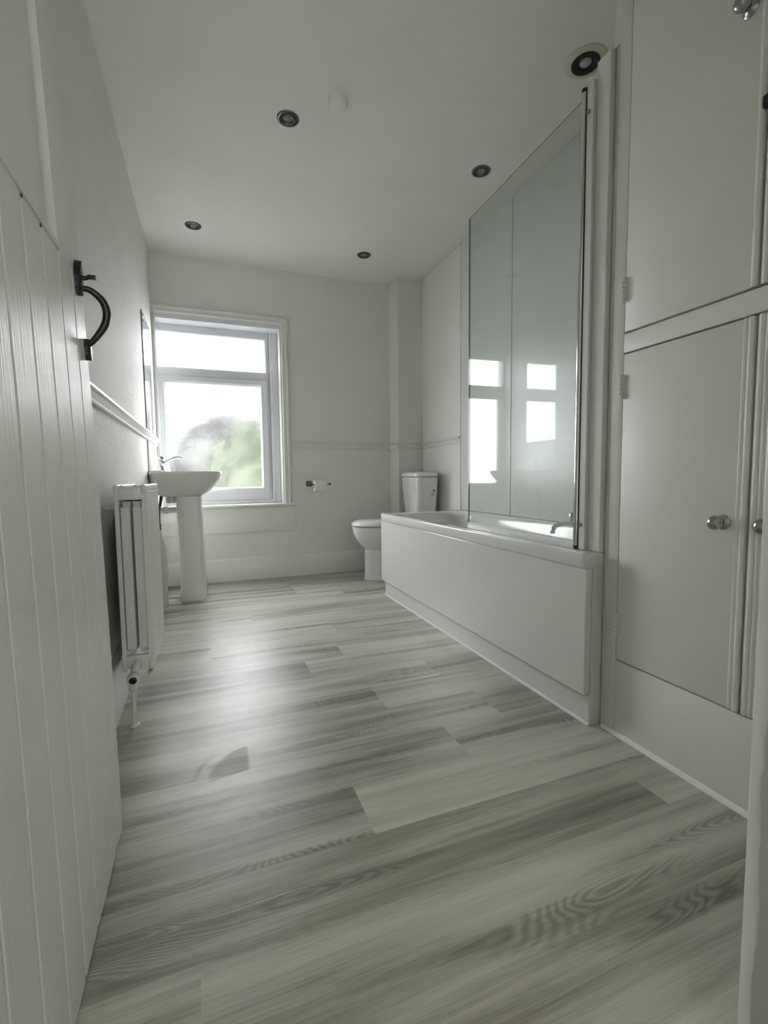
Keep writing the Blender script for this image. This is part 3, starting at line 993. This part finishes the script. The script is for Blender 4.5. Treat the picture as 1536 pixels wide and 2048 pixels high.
tx, ty, tz = -0.272, BYc - 0.02, 0.857
lathe(bm, [(0.024, -0.002), (0.024, 0.004), (0.017, 0.010), (0.015, 0.030), (0.021, 0.036), (0.024, 0.060), (0.018, 0.068), (0.010, 0.070)], (tx, ty, tz), (0, 0, 1), 20)
tube(bm, arc([(tx + 0.008, ty, tz + 0.045), (tx + 0.04, ty, tz + 0.065), (tx + 0.075, ty, tz + 0.083), (tx + 0.105, ty, tz + 0.088), (tx + 0.122, ty, tz + 0.082)]), [0.009] * 26 + [0.0115] * 7, 12)
tapb = part('mixer_tap', bm, M['chrome'], bas, radians(50))
bm = B()
lathe(bm, [(0.012, 0), (0.023, 0.004), (0.024, 0.018), (0.018, 0.026), (0, 0.028)], (tx, ty, tz + 0.068), (-0.25, 0, 1), 20)
part('tap_lever', bm, M['chrome'], tapb, radians(50))
bm = B()
tube(bm, [(XL + 0.001, BYc + 0.02, 0.597), (-0.275, BYc + 0.02, 0.598)], 0.018, 14)
lathe(bm, [(0.022, 0), (0.026, 0.006), (0.026, 0.026), (0.021, 0.032)], (-0.275, BYc + 0.02, 0.598), (1, 0, 0), 18)
tube(bm, [(-0.24, BYc + 0.02, 0.598), (-0.20, BYc + 0.02, 0.600), (-0.175, BYc + 0.02, 0.602)], 0.020, 14)
lathe(bm, [(0.033, -0.03), (0.036, 0.0), (0.03, 0.03)], (-0.225, BYc + 0.02, 0.675), (0, 0, 1), 18)
part('waste_trap', bm, M['plastic'], bas, radians(45))
bm = B()
tube(bm, arc([(-0.275, BYc - 0.05, 0.74), (-0.288, BYc - 0.05, 0.66), (-0.296, BYc - 0.05, 0.60), (-0.298, BYc - 0.05, 0.50)]), 0.006, 8)
tube(bm, arc([(-0.268, BYc - 0.03, 0.72), (-0.285, BYc - 0.03, 0.65), (-0.300, BYc - 0.03, 0.58)]), 0.005, 8)
lathe(bm, [(0.009, 0), (0.009, 0.012), (0.006, 0.016), (0.009, 0.02), (0.009, 0.035)], (-0.298, BYc - 0.05, 0.475), (0, 0, 1), 10)
part('supply_hose', bm, M['darkgrey'], bas, radians(45))

# boxed waste pipe beside the pedestal
wp = thing('waste_pipe', (-0.285, 3.20, 0), 'white painted waste pipe with a push-fit collar running down beside the basin pedestal', 'pipe')
bm = B()
tube(bm, arc([(XL + 0.004, 3.20, 0.50), (-0.310, 3.20, 0.47), (-0.287, 3.20, 0.40), (-0.278, 3.20, 0.33), (-0.276, 3.20, 0.25)]), 0.024, 16)
tube(bm, [(-0.276, 3.20, 0.22), (-0.278, 3.20, 0.13), (-0.280, 3.20, 0.0)], 0.0225, 16)
part('pipe', bm, M['pipe'], wp, radians(45))
bm = B(); lathe(bm, [(0.026, 0), (0.030, 0.005), (0.030, 0.022), (0.026, 0.028), (0.026, 0.050), (0.024, 0.055)], (-0.276, 3.20, 0.205), (0, 0, 1), 18)
part('pipe_collar', bm, M['pipe'], wp, radians(45))

# ------------------------------------------------------------------ mirror and splashback on the left wall
mir = thing('wall_mirror', (XL, 3.33, 1.10), 'frameless mirror screwed to the left wall above the wash basin', 'mirror')
bm = B(); box(bm, XL + 0.001, XL + 0.0065, 3.165, 3.56, 1.096, 1.815)
part('glass_back', bm, M['edge'], mir)
bm = B(); box(bm, XL + 0.0066, XL + 0.0075, 3.167, 3.558, 1.098, 1.813)
part('mirror_glass', bm, M['mirror'], mir)
for z in (1.765, 1.15):
    for yy in (3.21, 3.52):
        bm = B(); lathe(bm, [(0.007, 0), (0.006, 0.003), (0.0, 0.004)], (XL + 0.0074, yy, z), (1, 0, 0), 14)
        part('screw_head', bm, M['nickel'], mir)
bm = B(); box(bm, XL + 0.0005, XL + 0.009, 3.165, 3.60, 0.858, 1.040, 0.001)
o = mesh_obj('splashback', bm, M['panel'])
origin_to(o, (XL, 3.38, 0.858))
tag(o, 'thin white splashback board on the left wall between basin and rail', 'splashback')

# ------------------------------------------------------------------ radiator
rad = thing('radiator', (-0.235, 1.90, 0.16), 'white double panel radiator fixed low on the left wall before the basin', 'radiator')
RY0, RY1, RZ0, RZ1 = 1.70, 2.10, 0.165, 0.785
def rad_panel(xc, sign, name):
    """sign=+1: fluted side faces +x"""
    bm = B()
    n_f = 12
    pitch = (RY1 - RY0 - 0.03) / n_f
    xs_in, xs_out = xc - sign * 0.006, xc + sign * 0.007
    # rolled top and bottom headers
    box(bm, xc - 0.008, xc + 0.008, RY0, RY1, RZ1 - 0.030, RZ1, 0.006, 3)
    box(bm, xc - 0.008, xc + 0.008, RY0, RY1, RZ0, RZ0 + 0.030, 0.006, 3)
    # fluted sheet
    pts = []
    for i in range(n_f):
        y0_ = RY0 + 0.015 + i * pitch
        for q, dd in ((0.0, 0.0), (0.12, 0.0), (0.22, 0.009), (0.90, 0.009)):
            pts.append((xs_out - sign * 0.006 + sign * dd, y0_ + q * pitch))
    pts = [(xs_out - sign * 0.002, RY0)] + pts + [(xs_out - sign * 0.006, RY1 - 0.015), (xs_out - sign * 0.002, RY1), (xs_in, RY1), (xs_in, RY0)]
    extrude_profile(bm, pts, 'z', RZ0 + 0.026, RZ1 - 0.026)
    return part(name, bm, M['radiator'], rad, radians(40))
rad_panel(-0.197, 1, 'front_panel')
rad_panel(-0.276, -1, 'back_panel')
for xc, sg in ((-0.205, -1), (-0.268, 1)):
    bm = B()
    pts, back = [], []
    nf = 16
    for i in range(nf * 2 + 1):
        yy = RY0 + 0.020 + (RY1 - RY0 - 0.024) * i / (nf * 2)
        d = 0.024 if i % 2 == 0 else 0.004
        pts.append((xc + sg * d, yy)); back.append((xc + sg * (d + 0.001), yy + 0.0006))
    extrude_profile(bm, pts + back[::-1], 'z', RZ0 + 0.055, RZ1 - 0.055)
    box(bm, min(xc, xc + sg * 0.027), max(xc, xc + sg * 0.027), RY0 + 0.018, RY0 + 0.0195, RZ0 + 0.07, RZ1 - 0.075)
    part('convector_fins', bm, M['radiator'], rad)
for ya in (RY0 + 0.004, RY1 - 0.022):
    for za, zb in ((RZ1 - 0.050, RZ1 - 0.008), (RZ0 + 0.006, RZ0 + 0.050)):
        bm = B(); box(bm, -0.272, -0.201, ya, ya + 0.018, za, zb, 0.002, 2)
        part('end_manifold', bm, M['radiator'], rad, radians(40))
for pth in ([(-0.268, RY0 + 0.010, RZ1 - 0.012), (-0.262, RY0 + 0.012, RZ1 - 0.003), (-0.254, RY0 + 0.012, RZ1 - 0.006)],
            [(-0.226, RY0 + 0.012, RZ1 - 0.006), (-0.220, RY0 + 0.012, RZ1 - 0.003), (-0.212, RY0 + 0.010, RZ1 - 0.012)]):
    bm = B(); tube(bm, pth, 0.003, 8)
    part('hook', bm, M['radiator'], rad)
for yy in (RY0 + 0.14, RY1 - 0.1):
    bm = B(); box(bm, XL + 0.001, -0.283, yy - 0.012, yy + 0.012, RZ1 - 0.085, RZ1 - 0.075)
    part('bracket', bm, M['radiator'], rad)
bm = B(); box(bm, XL + 0.001, -0.283, RY1 - 0.05, RY1 - 0.035, RZ0 + 0.04, RZ1 - 0.09)  # hidden full-height strip, added to block window light behind the radiator
part('bracket', bm, M['radiator'], rad)
bm = B()
tube(bm, [(-0.236, RY0 + 0.012, RZ0 + 0.028), (-0.240, RY0 - 0.02, RZ0 + 0.020), (-0.246, RY0 - 0.035, RZ0 + 0.008)], 0.012, 14)
lathe(bm, [(0.017, 0), (0.019, 0.004), (0.019, 0.028), (0.0165, 0.032), (0.012, 0.032), (0.012, 0.024)], (-0.248, RY0 - 0.028, RZ0 - 0.008), (0.05, -1, -0.05), 18)
lathe(bm, [(0.013, 0), (0.015, 0.004), (0.015, 0.022), (0.011, 0.028)], (-0.248, RY0 - 0.040, RZ0 - 0.050), (0, 0, 1), 14)
valve = part('valve', bm, M['pipe'], rad, radians(45))
bm = B(); lathe(bm, [(0.0125, 0), (0.0125, 0.006), (0.006, 0.008), (0.006, 0.002)], (-0.2465, RY0 - 0.053, RZ0 - 0.0095), (0.05, -1, -0.05), 16)
part('lockshield_core', bm, M['black'], valve)
bm = B()
tube(bm, [(-0.248, RY0 - 0.040, RZ0 - 0.045), (-0.249, RY0 - 0.042, 0.06), (-0.250, RY0 - 0.045, 0.003)], 0.0088, 14)
lathe(bm, [(0.017, 0), (0.016, 0.004), (0.011, 0.008)], (-0.250, RY0 - 0.045, 0.0), (0, 0, 1), 14)
part('feed_pipe', bm, M['pipe'], rad, radians(45))
bm = B()
tube(bm, [(-0.236, RY1 - 0.012, RZ0 + 0.028), (-0.240, RY1 + 0.02, RZ0 + 0.015), (-0.246, RY1 + 0.035, RZ0 - 0.02), (-0.25, RY1 + 0.04, 0.003)], 0.0088, 12)
part('feed_pipe', bm, M['pipe'], rad, radians(45))

# ------------------------------------------------------------------ ceiling lights
def downlight(x, y, label, big=False, s=1.0):
    t = thing('ceiling_downlight', (x, y, H), label, 'ceiling light', 'recessed ceiling downlights')
    if big:
        bm = B(); lathe(bm, [(0.048, 0.001), (0.050, -0.006), (0.070, -0.006), (0.080, -0.003), (0.082, 0.0)], (x, y, H - 0.0002), (0, 0, 1), 40, False, False)
        part('backing_ring', bm, M['cream'], t, radians(40))
        bm = B(); lathe(bm, [(0.054, -0.0045), (0.053, -0.010), (0.046, -0.012), (0.034, -0.006), (0.030, -0.001), (0.0, -0.001)], (x, y, H), (0, 0, 1), 40, False, False)
        part('baffle', bm, M['black'], t, radians(40))
        bm = B(); lathe(bm, [(0.0, -0.012), (0.010, -0.0115), (0.019, -0.009), (0.023, -0.004), (0.023, -0.001)], (x, y, H), (0, 0, 1), 28, False, False)
        part('lamp', bm, M['lens'], t, radians(50))
        return t
    bm = B(); lathe(bm, [(0.037, -0.002), (0.039, -0.007), (0.046, -0.006), (0.050, -0.002), (0.0505, -0.0002)], (x, y, H), (0, 0, 1), 40, False, False)
    part('bezel', bm, M['bezel'], t, radians(40))
    bm = B(); lathe(bm, [(0.0385, -0.0045), (0.034, -0.001), (0.0, -0.001)], (x, y, H), (0, 0, 1), 32, False, False)
    part('baffle', bm, M['black'], t)
    bm = B(); lathe(bm, [(0.026, -0.0012), (0.028, -0.0055), (0.031, -0.006), (0.033, -0.0012)], (x, y, H), (0, 0, 1), 32, False, False)
    part('inner_ring', bm, M['bezel'], t, radians(40))
    bm = B(); lathe(bm, [(0.0, -0.007), (0.010, -0.0065), (0.018, -0.005), (0.0225, -0.0015)], (x, y, H), (0, 0, 1), 28, False, False)
    part('lamp', bm, M['lens_grey'], t, radians(50))
    return t
def cz(x, y): 
    k = 1.63 / 1.62
    return x * k, y * k
downlight(*cz(0.402, 2.22), 'small dull chrome ceiling downlight next to the white smoke alarm')
downlight(*cz(-0.023, 3.318), 'small dull chrome ceiling downlight nearest the window and left wall')
downlight(*cz(1.132, 3.327), 'small dull chrome ceiling downlight nearest the boxed corner by the toilet')
downlight(*cz(1.424, 2.233), 'small dull chrome ceiling downlight above the middle of the bath')
t = downlight(*cz(1.452, 1.531), 'black ceiling downlight with a wide cream ring, above the tap end of the bath', True)
sx_, sy_ = cz(0.587, 2.043)
sm = thing('smoke_alarm', (sx_, sy_, H), 'small round white alarm on the ceiling beside a downlight', 'smoke alarm')
bm = B(); lathe(bm, [(0.042, 0), (0.042, -0.020), (0.038, -0.028), (0.025, -0.032), (0, -0.033)], (sx_, sy_, H - 0.0002), (0, 0, 1), 32, True, False)
part('casing', bm, M['ceiling'], sm, radians(40))

# ------------------------------------------------------------------ outside the window
bm = B(); box(bm, -14, 14, YB + 0.3, 32, -1.1, -1.0)
struct(mesh_obj('ground', bm, M['grass']))
def blob(name, cx_, cy_, cz_, rx, ry, rz, mat, label, cat, seed, leaves=900, size=0.12):
    rr_ = random.Random(seed)
    t = thing(name, (cx_, cy_, -1.0), label, cat)
    bm = B()
    bmesh.ops.create_icosphere(bm, subdivisions=4, radius=1)
    for v in bm.verts:
        d = 1 + 0.10 * sin(5 * v.co.x + seed) * sin(6 * v.co.z) + 0.06 * sin(11 * v.co.y + 3 * v.co.x) + rr_.uniform(-0.03, 0.03)
        v.co = Vector((cx_ + v.co.x * rx * d, cy_ + v.co.y * ry * d, cz_ + v.co.z * rz * d))
    for k in range(leaves):
        a, b_ = rr_.uniform(0, 2 * pi), math.acos(rr_.uniform(-1, 1))
        d = rr_.uniform(0.95, 1.12)
        c_ = Vector((cx_ + rx * d * sin(b_) * cos(a), cy_ + ry * d * sin(b_) * sin(a), cz_ + rz * d * cos(b_)))
        u = Vector((rr_.gauss(0, 1), rr_.gauss(0, 1), rr_.gauss(0, 1))).normalized() * size
        w = u.orthogonal().normalized() * size * 0.5
        bm.faces.new([bm.verts.new(c_ + q) for q in (-u, w, u, -w)])
    part('foliage', bm, mat, t)
    bm = B(); tube(bm, [(cx_, cy_, -1.0), (cx_ + 0.03, cy_, cz_)], [0.10, 0.05], 8)
    part('trunk', bm, M['darkgrey'], t)
    return t
blob('bush', 0.95, 8.5, 0.20, 1.0, 0.9, 1.55, M['leaf'], 'green bush outside behind the misted lower window pane', 'bush', 3)
blob('tree', 0.9, 15.0, 0.9, 2.1, 1.6, 2.1, M['pale_leaf'], 'pale grey tree outside beyond the green bush', 'tree', 5, 1500, 0.2)
